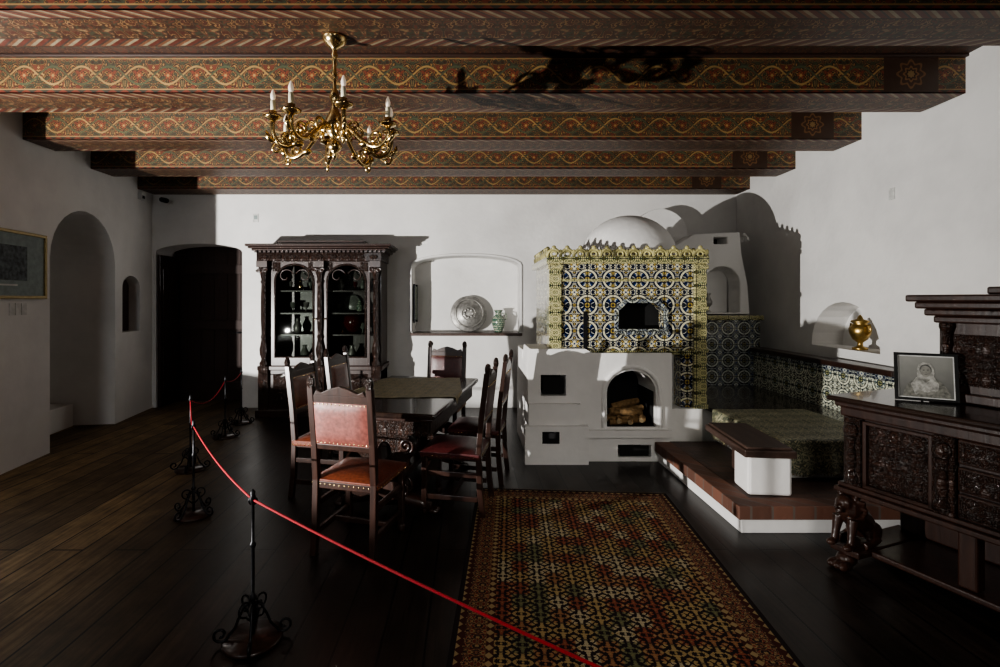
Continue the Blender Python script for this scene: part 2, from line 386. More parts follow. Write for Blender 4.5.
ML=Matrix(((ld.x,ln.x,0,-3.5),(ld.y,ln.y,0,0),(0,0,1,0),(0,0,0,1)))
def LU(Y): return Y*LN
o=Obj('wall_left')
o.add('plaster',PL,panel([(LU(-1.5),-.1),(LU(YB),-.1),(LU(YB),ZC),(LU(-1.5),ZC)],
  [[(LU(-.4),.68),(LU(3.94),.68),(LU(3.94),2.75),(LU(-.4),2.75)],
   arch(LU(5.07),LU(6.25),-.02,1.98,2.55),arch(LU(6.42),LU(6.86),1.13,1.72,1.87)],1.2),ML)
o.add('plaster',PL,panel([(LU(4.2),-.1),(LU(7.6),-.1),(LU(7.6),ZC),(LU(4.2),ZC)],[],.1),ML@MT(0,1.2,0))
o.done()
o=Obj('niche_insert'); o.add('leaf',DOORW,panel(arch(LU(6.425),LU(6.855),1.135,1.715,1.865),[],.03),ML@MT(0,.14,0));  # dark wood insert backing the small arched niche
o.add('ring',IRON,tube([(LU(6.5)+.03*math.cos(a),.13,1.5+.03*math.sin(a)) for a in [2*pi*i/14 for i in range(14)]],.005,6,True),ML)
o.done()
o=Obj('stone_step'); o.add('step',PL,box(0.01,1.16,.45,1.19,0.0,.28),ML@MT(LU(5.07),0,0),bevel=.01); o.done()
for Y in (-.55,.5,1.55,2.6,3.65,4.7,5.75,6.8):
    xl=-3.5-.15*Y; d=.37 if Y<6.5 else .36; xr=XR(Y)
    o=Obj('ceiling_beam',(0,Y+d/2,3.06+.14))
    o.add('core',BEAMB,box(xl,xr,-d/2+.006,d/2,-.134,.14))
    o.add('painted_side',BEAMF,box(xl,xr,-d/2,-d/2+.006,-.14,.14))
    o.add('painted_underside',BEAMU,box(xl,xr,-d/2,d/2,-.14,-.134))
    o.add('moulding',BEAMB,box(xl,xr,-d/2-.03,-d/2,.118,.14),bevel=.006)
    o.done()
XE=3.6
o=Obj('hearth_platform')
o.add('plaster_riser',PL,box(1.80,XE-.01,3.32,4.78,0,.11),bevel=.008)
o.add('brick_rim',BRICK,box(1.76,XE-.01,3.27,3.42,.11,.20),bevel=.006)
o.add('brick_rim',BRICK,box(1.76,1.91,3.42,4.76,.11,.20),bevel=.006)
o.add('paving',PAVE,box(1.91,XE-.01,3.42,4.78,.11,.198)); o.done()
# ---------------------------------------------------------------- stove
o=Obj('tiled_stove')
F0=4.80
x0,xm,x1=(528-470)/500*F0,(588-470)/500*F0,(672-470)/500*F0
holes=[arch((607-470)/500*F0,(656-470)/500*F0,.33,.66,.87),
       [(1.42,.04),(1.74,.04),(1.74,.16),(1.42,.16)],
       [(.68,.63),(.92,.63),(.92,.83),(.68,.83)],
       [(.76,.22),(.92,.22),(.92,.33),(.76,.33)]]
o.add('plaster_body',PL,panel([(x0,0),(x1,0),(x1,1.04),(x0+.62,1.04),(x0+.55,1.08),(x0+.02,1.08),(x0,.9)],holes,.55),MT(0,F0,0),bevel=.012)
o.add('plaster_body',PL,box(x0,2.22,F0+.55,5.9,0,1.02),bevel=.01)
o.add('plaster_body',PL,box(x1,2.24,F0+.02,F0+.56,.0,.50),bevel=.015)
o.add('plaster_body',PL,box(x0-.04,x0+.56,F0-.10,F0,0,.36),bevel=.015)
o.add('plaster_body',PL,box(x0+.0,x0+.5,F0-.05,F0,.36,.56),bevel=.015)
o.add('plaster_body',PL,box(x0+.56,x1-.02,F0-.06,F0,.24,.31),bevel=.01)
o.add('plaster_body',PL,tube([(1.28,F0-.01,.33),(1.28,F0-.01,.66)]+[(1.55+.27*-math.cos(a),F0-.01,.66+.25*math.sin(a)) for a in [pi*i/12 for i in range(13)]]+[(1.82,F0-.01,.66),(1.82,F0-.01,.33)],.02),smooth=True)
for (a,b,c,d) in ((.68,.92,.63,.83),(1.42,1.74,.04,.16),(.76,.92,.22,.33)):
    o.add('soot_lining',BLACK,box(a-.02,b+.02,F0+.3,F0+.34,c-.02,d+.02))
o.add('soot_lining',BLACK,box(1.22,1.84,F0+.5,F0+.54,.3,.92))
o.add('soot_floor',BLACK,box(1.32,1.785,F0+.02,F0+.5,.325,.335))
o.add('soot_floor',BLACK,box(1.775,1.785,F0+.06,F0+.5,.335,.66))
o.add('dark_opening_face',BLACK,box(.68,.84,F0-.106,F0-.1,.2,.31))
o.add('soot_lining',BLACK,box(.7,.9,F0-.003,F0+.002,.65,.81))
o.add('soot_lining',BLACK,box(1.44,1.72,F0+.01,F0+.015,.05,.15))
T0=4.86; tx0,tx1=.77,2.28; tz0,tz1=1.04,1.90
o.add('tiles',TILE,panel([(tx0+.11,tz0),(tx1-.1,tz0),(tx1-.1,tz1),(tx0+.11,tz1)],[[(1.44,1.27),(1.88,1.27),(1.88,1.44),(1.80,1.52),(1.52,1.52),(1.44,1.44)]],.12),MT(0,T0,0))
o.add('tiles',TILE,box(tx0+.02,tx1-.02,T0+.20,5.95,tz0,tz1))
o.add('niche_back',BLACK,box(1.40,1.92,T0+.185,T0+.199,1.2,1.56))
o.add('cornice',TILEY,box(tx0-.03,tx1+.03,T0-.04,5.98,tz1,tz1+.07),bevel=.01)
o.add('cornice',TILEY,box(tx0-.01,tx1+.01,T0-.02,T0+.01,tz0-.02,tz0+.02),bevel=.008)
o.add('niche_frame',TILE3,panel([(1.40,1.23),(1.92,1.23),(1.92,1.46),(1.82,1.56),(1.5,1.56),(1.40,1.46)],[[(1.44,1.27),(1.88,1.27),(1.88,1.44),(1.80,1.52),(1.52,1.52),(1.44,1.44)]],.04),MT(0,T0-.03,0),bevel=.006)
o.add('niche_frame',TILE3,box(1.40,1.92,T0-.08,T0,1.215,1.25),bevel=.006)
o.add('cornice',TILEY,box(tx0,tx1,T0-.02,T0+.005,1.73,1.755),bevel=.006)
for cx,zb in ((tx0+.055,tz0-.04),(tx1-.05,.50)):
    o.add('corner_columns',TILEY,box(cx-.06,cx+.06,T0-.03,T0+.11,zb,tz1))
    for z in (zb+.02,1.06,1.47,1.87):
        if z>zb: o.add('corner_columns',TILEY,box(cx-.072,cx+.072,T0-.045,T0+.11,z-.02,z+.02),bevel=.006)
o.add('side_tiles',TILE,box(tx1-.22,tx1-.11,T0+.02,T0+.2,.50,1.04))
def crest(o,x0,x1,y,z,along='x',n=11,s=.10,m=None):
    m=m or CREST
    for i in range(n):
        c=x0+(x1-x0)*(i+.5)/n; w=(x1-x0)/n/2
        def P(u,v): return (c+u,y,z+v) if along=='x' else (y,c+u,z+v)
        o.add('pierced_crest',m,tube([P(w*math.cos(a),s*.85*math.sin(a)) for a in [pi*k/8 for k in range(9)]],.015,6),smooth=True)
        o.add('pierced_crest',m,tube([P(w*.45*math.cos(a),s*.32+s*.3*math.sin(a)) for a in [2*pi*k/8 for k in range(8)]],.012,6,True),smooth=True)
        q=P(0,s); o.add('pierced_crest',m,ell(*q,.024,.018,.026,8,6),smooth=True)
        q=P(w,s*.5); o.add('pierced_crest',m,ell(*q,.02,.018,.03,8,6),smooth=True)
crest(o,tx0-.02,tx1+.02,T0-.01,tz1+.07,'x',12,.085)
crest(o,T0+.02,5.9,tx0,tz1+.07,'y',7,.085)
crest(o,T0+.02,5.9,tx1,tz1+.07,'y',7,.085)
o.add('plaster_dome',PL,lathe([(.50,1.96)]+[(.50*math.cos(t),2.0+.46*math.sin(t)) for t in [pi/2*i/12 for i in range(12)]]+[(.01,2.46)],32),MT(1.71,5.42,0),smooth=True)
for xa,yy,zz,xb,dz,r in ((1.36,.10,.37,1.72,.02,.036),(1.35,.19,.375,1.73,-.01,.036),(1.38,.28,.37,1.74,.0,.034),(1.37,.13,.445,1.70,-.03,.034),(1.42,.22,.45,1.74,.03,.035),(1.40,.17,.52,1.68,.05,.032)):
    yy+=F0; o.add('firewood',LOGM,tube([(xa,yy-.02,zz-dz/2),((xa+xb)/2,yy,zz+.006),(xb,yy+.03,zz+dz/2)],[r,r*1.05,r*.93],7))
for xa,zz in ((1.44,.38),(1.55,.37),(1.66,.39)):
    o.add('firewood',LOGM,tube([(xa,F0+.03,zz),(xa+.02,F0+.10,zz+.02)],.028,8)); o.add('log_ends',LOGE,tube([(xa,F0+.025,zz),(xa,F0+.032,zz)],.027,8))
o.add('sign_plate',IRON,box(1.10,1.14,T0-.012,T0,1.08,1.44))
o.done()
# rear corner mass
o=Obj('corner_tiled_stove')
R0=6.2
RX1=3.6
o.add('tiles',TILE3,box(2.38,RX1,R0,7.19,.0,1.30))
o.add('cornice',TILEY,box(2.36,RX1+.03,R0-.03,7.19,1.30,1.36),bevel=.008)
g=lambda px,py:((px-470)/500*(R0+.05),H-(py-300)/500*(R0+.05))
o.add('plaster_top',PL,panel([g(662,314),g(662,262),g(668,250),g(694,234),g(740,232),g(742,255),g(748,285),g(750,314)],[arch(*[g(705,0)[0],g(740,0)[0]],1.39,1.75,1.97),[g(714,244),g(727,244),g(727,237),g(714,237)]],.3),MT(0,R0+.05,0),bevel=.015)
o.add('plaster_top',PL,box(g(668,0)[0],g(740,0)[0],R0+.35,7.19,1.36,2.38),bevel=.02)
crest(o,R0+.1,7.1,3.5,2.30,'y',5,.08,PL)
o.add('soot_slot',BLACK,box(g(712,0)[0],g(730,0)[0],R0+.3,R0+.34,2.2,2.4))
o.add('chimney_hood',PL,panel(arch(g(650,0)[0],g(708,0)[0],1.36,2.45,2.80),[],.35),MT(0,6.84,0),bevel=.03)
o.done()
o=Obj('footed_vase',(3.05,6.40,1.392)); o.add('vase',PEWTER,lathe([(.035,0),(.035,.01),(.012,.03),(.012,.06),(.045,.10),(.05,.14),(.03,.18),(.018,.21),(.03,.24),(.03,.245)]),smooth=True); o.done()
# bench
o=Obj('tiled_bench')
o.add('back_tiles',TILE2,box(3.50,3.63,4.12,6.16,.50,.92))
o.add('ledge',DW,box(3.44,3.63,4.08,6.16,.92,.97),bevel=.008)
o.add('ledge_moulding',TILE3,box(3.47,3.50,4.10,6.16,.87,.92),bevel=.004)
o.add('seat_block',PL,box(2.36,3.60,3.80,4.79,.2,.46))
o.add('seat_block',PL,box(2.36,3.60,4.79,6.16,.0,.46))
o.add('seat_board',TOPW,box(2.335,3.50,3.76,6.16,.46,.50),bevel=.008); o.done()
V=[];F=[];nx,ny=60,60; X0,X1,Y0,Y1=2.325,3.20,3.75,4.78
for j in range(ny+1):
    for i in range(nx+1):
        a=X0-.25+(X1-X0+.25)*i/nx; b=Y0-.25+(Y1-Y0+.25)*j/ny
        dx=max(0,X0-a); dy=max(0,Y0-b); dr=max(dx,dy)+.2*min(dx,dy)
        x=max(a,X0); y=max(b,Y0); 
        if dx>0: x-= .008+.12*dx*(.5+.5*math.sin(b*34))
        if dy>0: y-= .008+.16*dy*(.5+.5*math.sin(a*31))
        z=.506-dr+.002*math.sin(a*17+b*9)
        V.append((x,y,max(z,.215)))
for j in range(ny):
    for i in range(nx):
        k=j*(nx+1)+i; F.append((k,k+1,k+nx+2,k+nx+1))
o=Obj('brocade_cover'); o.add('cloth',BROC2,(V,F),smooth=True)
for i in range(0,nx+1,1):
    v=V[i]; o.add('fringe',BROC,tube([v,(v[0],v[1]-.002,v[2]-.012)],[.003,.006],5))
for j in range(0,ny+1,1):
    v=V[j*(nx+1)]; o.add('fringe',BROC,tube([v,(v[0]-.002,v[1],v[2]-.012)],[.003,.006],5))
o.done()
o=Obj('hearth_stool',(2.07,3.62,.201),-.10)
o.add('plaster_pillar',PL,box(-.13,.16,-.18,.06,0,.27),bevel=.02)
o.add('rear_leg',STOOLW,box(.0,.08,.34,.42,0,.27),bevel=.006)
o.add('board',STOOLW,box(-.17,.17,-.22,.52,.27,.32),bevel=.008)
o.add('board',STOOLW,box(-.15,.15,-.2,.50,.32,.34),bevel=.008); o.done()
o=Obj('gilded_urn',(3.80,4.87,1.066))
o.add('body',GOLD,lathe([(r*.85,z*.85) for r,z in [(.07,0),(.075,.02),(.03,.04),(.025,.08),(.07,.12),(.1,.19),(.105,.24),(.08,.28),(.06,.3),(.09,.32),(.08,.335),(.03,.35),(.02,.38),(.005,.40)]],24,lambda a,z:1+.04*math.cos(12*a)),smooth=True)
for s in (1,-1): o.add('handles',GOLD,tube([(0,s*.068,.23),(0,s*.12,.25),(0,s*.13,.19),(0,s*.085,.15)],.009),smooth=True)
o.done()
o=Obj('window_ledge'); o.add('board',STOOLW,box(-.86,.75,YB-.03,YB+.38,1.035,1.075),bevel=.006); o.done()
o=Obj('pewter_plate',(-.02,7.42,1.35)); o.add('plate',PEWTER,lathe([(.01,.0),(.15,.0),(.165,-.02),(.265,-.035),(.27,-.03),(.262,-.024),(.17,-.008),(.15,.012),(.01,.014)],40),MT(rx=pi/2-.15),smooth=True)
for r in (.21,.1): o.add('rings',PEWTER,tube([(r*math.cos(a),-.035-(-.0),r*math.sin(a)) for a in [2*pi*i/40 for i in range(40)]],.006,6,True),MT(rx=-.15)@MT(y=.01),smooth=True)
for i in range(8):
    a=2*pi*i/8; o.add('embossing',PEWTER,ell(.06*math.cos(a),-.02,.06*math.sin(a),.022,.012,.022),MT(rx=-.15),smooth=True)
o.done()
o=Obj('porcelain_vase',(.42,7.38,1.075)); o.add('vase',PORC,lathe([(.05,0),(.055,.01),(.085,.08),(.1,.15),(.09,.21),(.05,.25),(.045,.29),(.07,.33),(.065,.33)],24),smooth=True)
o.add('handles',PORC,tube([(.05,0,.28),(.11,0,.27),(.12,0,.2),(.09,0,.18)],.009),smooth=True); o.done()
o=Obj('stained_glass_panel',(0,0,0)); o.add('panel',PORC,box(-.82,-.80,YB+.06,YB+.36,1.25,1.75)); o.add('frame',IRON,box(-.825,-.795,YB+.04,YB+.06,1.22,1.78)); o.add('frame',IRON,box(-.825,-.795,YB+.36,YB+.38,1.22,1.78)); o.done()
# ---------------------------------------------------------------- cabinet
o=Obj('carved_bookcase',(-1.98,6.62,0))
hw=.80; CD=.50
o.add('carcass',DW,box(-hw+.02,-hw+.05,.03,CD,.1,2.1)); o.add('carcass',DW,box(hw-.05,hw-.0,.03,CD,.1,2.1))
o.add('carcass',DW,box(-hw+.02,hw-.02,CD-.03,CD,.1,2.1)); o.add('carcass',DW,box(-hw,hw,.0,CD,.1,.66)); 
o.add('plinth',DW,box(-hw-.05,hw+.05,-.05,CD,0,.10),bevel=.01); o.add('plinth',DW,box(-hw-.03,hw+.03,-.03,CD,.62,.68),bevel=.01)
for s in (-1,1):
    g0,g1=(s*.345-.245,s*.345+.245)
    o.add('door_frames',DW,panel([(s*.345-.31,.68),(s*.345+.31,.68),(s*.345+.31,2.06),(s*.345-.31,2.06)],[arch(g0,g1,.80,1.80,2.01)],.035),MT(0,.0,0),bevel=.004)
    o.add('arch_mould',DWC,tube([(p[0],-.005,p[1]) for p in arch(g0-.01,g1+.01,.79,1.80,2.02)],.014,8,True),smooth=True)
    o.add('glass',GLASS,box(g0-.01,g1+.01,.014,.018,.79,2.02))
    o.add('carved_panels',DWC,relief(.56,.42,orn(.02),44,36),MT(s*.345,-.004,.36),smooth=True)
    for q in (-1,1): o.add('spandrels',DWC,relief(.1,.12,orn(.012),14,14),MT(s*.345+q*.235,-.004,1.99),smooth=True)
    o.add('knob',BRASS,ell(s*.06,-.02,1.3,.012,.02,.012),smooth=True)
    for q in (-1,1): o.add('tracery',DW,tube([(s*.345+q*(.12+a),.01,1.86+b) for a,b in spiral(0,0,.11,.02,pi*.9 if q>0 else pi*.9,-pi*.9)],.008,6),smooth=True)
for x in (-.74,0,.74):
    prof=[(.05,.68),(.055,.72),(.035,.75),(.03,.78),(.045,.83),(.05,.9),(.035,1.0),(.03,1.04),(.038,1.06),(.03,1.1),(.036,1.3),(.033,1.6),(.03,1.76),(.042,1.79),(.03,1.82),(.04,1.88),(.06,1.95),(.06,1.98)]
    o.add('columns',DWC,lathe(prof,16,lambda a,z:1+.06*math.cos(8*a+z*18)),MT(x,-.03,0),smooth=True)
    o.add('capitals',DW,box(x-.07,x+.07,-.1,.02,1.98,2.06),bevel=.008)
    for q in (-1,1): o.add('capitals',DW,tube([(x+q*(.045+u),-.09,1.94+w) for u,w in spiral(0,0,.03,.004,0,3.5*pi*q)],.008,6),smooth=True)
    o.add('pedestals',DWC,box(x-.065,x+.065,-.06,.0,.1,.68),bevel=.008)
    o.add('pedestals',DWC,ell(x,-.07,.42,.04,.03,.08),smooth=True)
o.add('frieze',DWC,box(-hw-.02,hw+.02,-.07,CD,2.06,2.17),bevel=.006)
for i in range(9): o.add('frieze',DWC,ell(-.72+i*.18,-.075,2.115,.06,.02,.03),smooth=True)
for i in range(30): o.add('dentils',DW,box(-hw-.03+i*.0575,-hw-.03+i*.0575+.032,-.11,-.06,2.17,2.195))
for k,(ov,za,zb) in enumerate([(.04,2.17,2.20),(.08,2.195,2.225),(.12,2.225,2.25),(.15,2.25,2.285)]):
    o.add('cornice',DW,box(-hw-ov,hw+ov,-.04-ov*.6,CD+.02,za,zb),bevel=.008)
o.add('cornice',DW,box(-.58,.58,.0,.4,2.285,2.34),bevel=.01)
for z in (1.07,1.36,1.66): o.add('shelves',DW,box(-hw+.05,hw-.05,.08,CD-.03,z,z+.018))
o.add('shelves',DW,box(-.03,.03,.05,CD-.03,.68,2.06))
CUP=[(.025,0),(.03,.005),(.008,.02),(.008,.05),(.03,.07),(.035,.12),(.036,.121)]
VZ=[(.03,0),(.05,.05),(.055,.1),(.03,.15),(.02,.18),(.03,.2),(.029,.2)]
for x,z,m,p,sc in [(-.5,1.69,PEWTER,CUP,1),(-.36,1.69,BRASS,VZ,.7),(-.22,1.69,CHINA,CUP,1),(.2,1.69,PEWTER,VZ,.8),(.4,1.69,REDV,CUP,1),(.5,1.69,CHINA,VZ,.7),
   (-.46,1.385,CHINA,CUP,1.2),(-.28,1.385,PEWTER,CUP,1.2),(.18,1.385,CHINA,CUP,1),(.46,1.385,PORC,VZ,.9),(-.4,1.09,PEWTER,VZ,1.1),(.22,1.09,BRASS,CUP,1.3),(.5,1.09,CHINA,CUP,1.3),(.35,.70,PEWTER,VZ,1.2),(-.3,.70,CHINA,VZ,1.2)]:
    o.add('items_'+m.name,m,lathe(p,14),MT(x,.28,z-.01,s=sc),smooth=True)
o.add('red_bowl',REDV,lathe([(.04,0),(.1,.05),(.14,.14),(.13,.24),(.05,.26),(.0,.26)],24),MT(.37,.3,1.09),smooth=True)
o.add('display_plate',CHINA,lathe([(.01,0),(.08,0),(.12,-.015),(.12,-.02),(.08,.005),(.01,.005)],28),MT(.33,.4,1.51,rx=pi/2-.15),smooth=True)
o.add('book',PAPER,box(-.5,-.2,.2,.4,1.378,1.388))
o.done()
# ---------------------------------------------------------------- chairs
def chair(loc,rz,LB=LEA,LS=LEA):
    o=Obj('dining_chair',(loc[0],loc[1],0),rz)
    w,d=.195,.20
    for s in (-1,1):
        x=s*w
        o.add('legs',DW,box(x-.02,x+.02,d-.02,d+.02,.05,.44),bevel=.004)
        o.add('legs',DW,lathe([(.018,0),(.026,.015),(.026,.04),(.018,.055)],12),MT(x,d,0),smooth=True)
        P=[(x-.02,-d-.02),(x+.02,-d-.02),(x+.02,-d+.02),(x-.02,-d+.02)]
        V=[];zs=[(0,-.03),(.2,-.008),(.45,0),(.7,-.02),(1.03,-.06)]
        for z,dy in zs:
            for a,b in P: V.append((a,b+dy,z))
        F=[(j*4+i,j*4+(i+1)%4,j*4+4+(i+1)%4,j*4+4+i) for j in range(len(zs)-1) for i in range(4)]+[(3,2,1,0),tuple(range(len(V)-4,len(V)))]
        o.add('posts',DW,(V,F),bevel=.004)
        o.add('finials',DWC,ell(x,-d-.065,1.055,.026,.022,.045,10,8),smooth=True)
        o.add('finials',DWC,tube([(x+s*.0+a,-d-.075,1.06+b) for a,b in spiral(0,0,.028,.004,pi*.5,pi*(.5+2.6*s))],.008,6),smooth=True)
        for y,z in ((-.0,.13),(.0,.30)):
            o.add('stretchers',DW,box(x-.012,x+.012,-d+.01,d-.01,z-.018,z+.018),bevel=.003)
    o.add('stretchers',DWC,panel([(-w,.22),(-w,.31),(-.1,.33),(0,.36),(.1,.33),(w,.31),(w,.22),(.1,.2),(0,.24),(-.1,.2)],[],.022),MT(0,d-.01,0),bevel=.003)
    o.add('stretchers',DW,box(-w,w,-.012,.012,.115,.145),bevel=.003)
    o.add('seat_rails',DW,box(-w-.012,w+.012,-d-.012,d+.015,.40,.445),bevel=.005)
    V=[];F=[];N=14
    for j in range(N+1):
        for i in range(N+1):
            u=-1+2*i/N;v=-1+2*j/N
            V.append((u*(w+.028),v*(d+.02)+.01,.455+.035*(1-u**4)*(1-v**4)))
    for j in range(N):
        for i in range(N):
            k=j*(N+1)+i;F.append((k,k+1,k+N+2,k+N+1))
    o.add('seat',LS,(V,F),smooth=True)
    o.add('seat_border',LS,box(-w-.028,w+.028,-d-.01,d+.03,.415,.457),bevel=.008)
    Mb=MT(0,-d-.035,.81,rx=.12)
    def pad(u,v): return .012*(1-u**6)*(1-v**6)
    V,F=relief(2*w-.03,.26,pad,12,12); 
    o.add('back_leather',LB,(V,F),Mb@MT(y=-.014),smooth=True)
    V2=[(x,-y,z) for x,y,z in V]; o.add('back_leather',LB,(V2,F),Mb@MT(y=.014),smooth=True)
    o.add('back_leather',LB,cbox(0,0,0,2*w-.03,.03,.26),Mb)
    o.add('back_rails',DW,cbox(0,0,.15,2*w-.03,.03,.05),Mb,bevel=.004)
    o.add('back_rails',DWC,panel([(-w+.02,.17),(w-.02,.17),(w-.04,.205),(.12,.19),(.06,.215),(0,.23),(-.06,.215),(-.12,.19),(-w+.04,.205)],[],.025),Mb@MT(y=-.012),bevel=.003)
    o.add('back_rails',DW,cbox(0,0,-.148,2*w-.03,.028,.035),Mb,bevel=.004)
    for i in range(13):
        for zz in (-.12,.12):
            for yy in (-.017,.017): o.add('nails',BRASS,ell(-w+.03+i*(2*w-.06)/12,yy,zz,.006,.004,.006,6,4),Mb,smooth=True)
        o.add('nails',BRASS,ell(-w+.0+i*(2*w)/12,d+.031,.428,.006,.004,.006,6,4),smooth=True)
        o.add('nails',BRASS,ell(-w+.0+i*(2*w)/12,-d-.011,.428,.006,.004,.006,6,4),smooth=True)
        for s in (-1,1): o.add('nails',BRASS,ell(s*(w+.029),-d+i*(2*d)/12,.428,.004,.006,.006,6,4),smooth=True)
    o.done()
TH=math.radians(-11.6); TC=Vector((-.52,4.2))
def tl(u,v): return (TC.x+u*math.cos(TH)-v*math.sin(TH),TC.y+u*math.sin(TH)+v*math.cos(TH))
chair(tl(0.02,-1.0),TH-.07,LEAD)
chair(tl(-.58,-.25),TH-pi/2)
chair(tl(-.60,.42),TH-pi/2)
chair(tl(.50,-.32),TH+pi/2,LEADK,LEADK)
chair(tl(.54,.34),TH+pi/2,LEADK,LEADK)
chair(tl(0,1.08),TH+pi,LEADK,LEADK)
o=Obj('dining_table',(TC.x,TC.y,0),TH)
o.add('top',TOPW,box(-.45,.45,-.8,.8,.745,.785),bevel=.012)
o.add('top_mould',DW,box(-.43,.43,-.78,.78,.725,.745),bevel=.006)
for s in (-1,1):
    o.add('apron',DWC,box(s*.39-.015,s*.39+.015,-.72,.72,.62,.725),bevel=.004)
    o.add('apron',DWC,box(-.39,.39,s*.72-.015,s*.72+.015,.62,.725),bevel=.004)
    L=[(0,.10),(.12,.10),(.2,.16),(.13,.22),(.09,.28),(.14,.35),(.22,.42),(.24,.50),(.18,.56),(.22,.60),(.30,.63),(0,.63)]
    out=L+[(-a,b) for a,b in L[::-1]][1:-1]
    o.add('lyre_ends',DWC,panel(out,[[(.0+.055*math.cos(a),.42+.09*math.sin(a)) for a in [2*pi*i/14 for i in range(14)]]],.08),MT(0,s*.5-.04,0),bevel=.01)
    for q in (-1,1):
        for side in (-.05,.05):
            o.add('scrolls',DW,tube([(q*(.17+a),s*.5+side,.49+b) for a,b in spiral(0,0,.06,.008,-pi/2,3*pi)],.012,6),smooth=True)
            o.add('scrolls',DW,tube([(q*(.13+a),s*.5+side,.17+b) for a,b in spiral(0,0,.06,.008,pi/2,-3*pi)],.012,6),smooth=True)
        o.add('feet',DW,tube([(0,s*.5,.08),(q*.15,s*.5,.10),(q*.27,s*.5,.07),(q*.34,s*.5,.04)],[.05,.05,.045,.04],10),smooth=True)
        for t in (-1,0,1): o.add('claws',DW,ell(q*.37,s*.5+t*.028,.022,.04,.016,.022,8,6),smooth=True)
o.add('stretcher',DW,box(-.05,.05,-.5,.5,.12,.17),bevel=.01)
for y in (-.25,0,.25): o.add('stretcher_turnings',DW,lathe([(.03,.17),(.015,.2),(.035,.26),(.02,.34),(.03,.4),(.02,.62)],12),MT(0,y,0),smooth=True)
o.done()
V=[];F=[];nx,ny=60,50; rot=math.radians(14)
for j in range(ny+1):
    for i in range(nx+1):
        a=-.58+1.0*i/nx; b=-.42+.98*j/ny
        x=a*math.cos(rot)-b*math.sin(rot); y=a*math.sin(rot)+b*math.cos(rot)+.12
        z=.790+.0015*math.sin(x*30+y*20)
        if abs(x)>.452:
            e=abs(x)-.452; z-=e*.98; x=math.copysign(.458+.08*e*(1+math.sin(y*30)),x)
        V.append((x,y,z))
for j in range(ny):
    for i in range(nx):
        k=j*(nx+1)+i;F.append((k,k+1,k+nx+2,k+nx+1))
o=Obj('table_runner',(TC.x,TC.y,0),TH); o.add('cloth',BROC,(V,F),smooth=True); o.done()
# ---------------------------------------------------------------- rug
o=Obj('persian_rug',(.70,2.69,0),math.radians(-4.6)); o.add('pile',RUG,box(-RWd/2,RWd/2,-RL/2,RL/2,0.001,.012))
for s in (-1,1):
    for i in range(100): o.add('fringe',LOGM,tube([(-RWd/2+.007+i*RWd/100,s*RL/2,.006),(-RWd/2+.007+i*RWd/100+random.uniform(-.004,.004),s*(RL/2+.03),.004)],.0025,4))
o.done()
# ---------------------------------------------------------------- stanchions
st=[(.44,1.15),(-.99,2.28),(-1.99,3.6),(-2.55,4.56),(-2.77,5.66),(-2.88,6.30)]
for k,(x,y) in enumerate(st):
    o=Obj('rope_stanchion',(x,y,0),random.uniform(0,2) if k!=1 else .3)
    o.add('base_disc',DW,lathe([(.125,0),(.13,.008),(.125,.018),(.03,.026),(.02,.03)],28),smooth=True)
    o.add('pole',IRON,lathe([(.009,.02),(.009,.18),(.016,.19),(.016,.2),(.008,.21),(.008,.42),(.014,.43),(.014,.44),(.007,.45),(.007,.62),(.013,.63),(.016,.645),(.01,.66),(.012,.675),(.002,.69)],12),smooth=True)
    for i in range(4):
        a=pi/2*i; M=MT(rz=a)
        pts=[(.01,.17),(.035,.16),(.06,.11),(.075,.07),(.10,.04)]+[(p[0],p[1]) for p in spiral(.135,.05,.035,.01,-pi*.75,pi*1.6)]
        o.add('scroll_feet',IRON,tube([(p[0],0,p[1]) for p in pts],.0065,6),M,smooth=True)
        pts=[(.01,.06)]+[(p[0],p[1]) for p in spiral(.04,.135,.04,.006,-pi/2,pi*1.8)]
        o.add('scroll_feet',IRON,tube([(p[0],0,p[1]+.03) for p in pts],.005,6),M@MT(rz=.78),smooth=True)
    o.add('rope_ring',IRON,tube([(.018*math.cos(a),0,.635+.018*math.sin(a)) for a in [2*pi*i/12 for i in range(12)]],.004,6,True),smooth=True)
    o.done()
o=Obj('barrier_rope')
for i in range(len(st)-1):
    a=Vector((*st[i],.64)); b=Vector((*st[i+1],.64)); L=(b-a).length; sg=[.015,.04,.10,.12,.05][i]
    pts=[a.lerp(b,t/16)-Vector((0,0,sg*4*(t/16)*(1-t/16))) for t in range(17)]
    o.add('rope',ROPE,tube(pts,.005,8),smooth=True)
o.done()
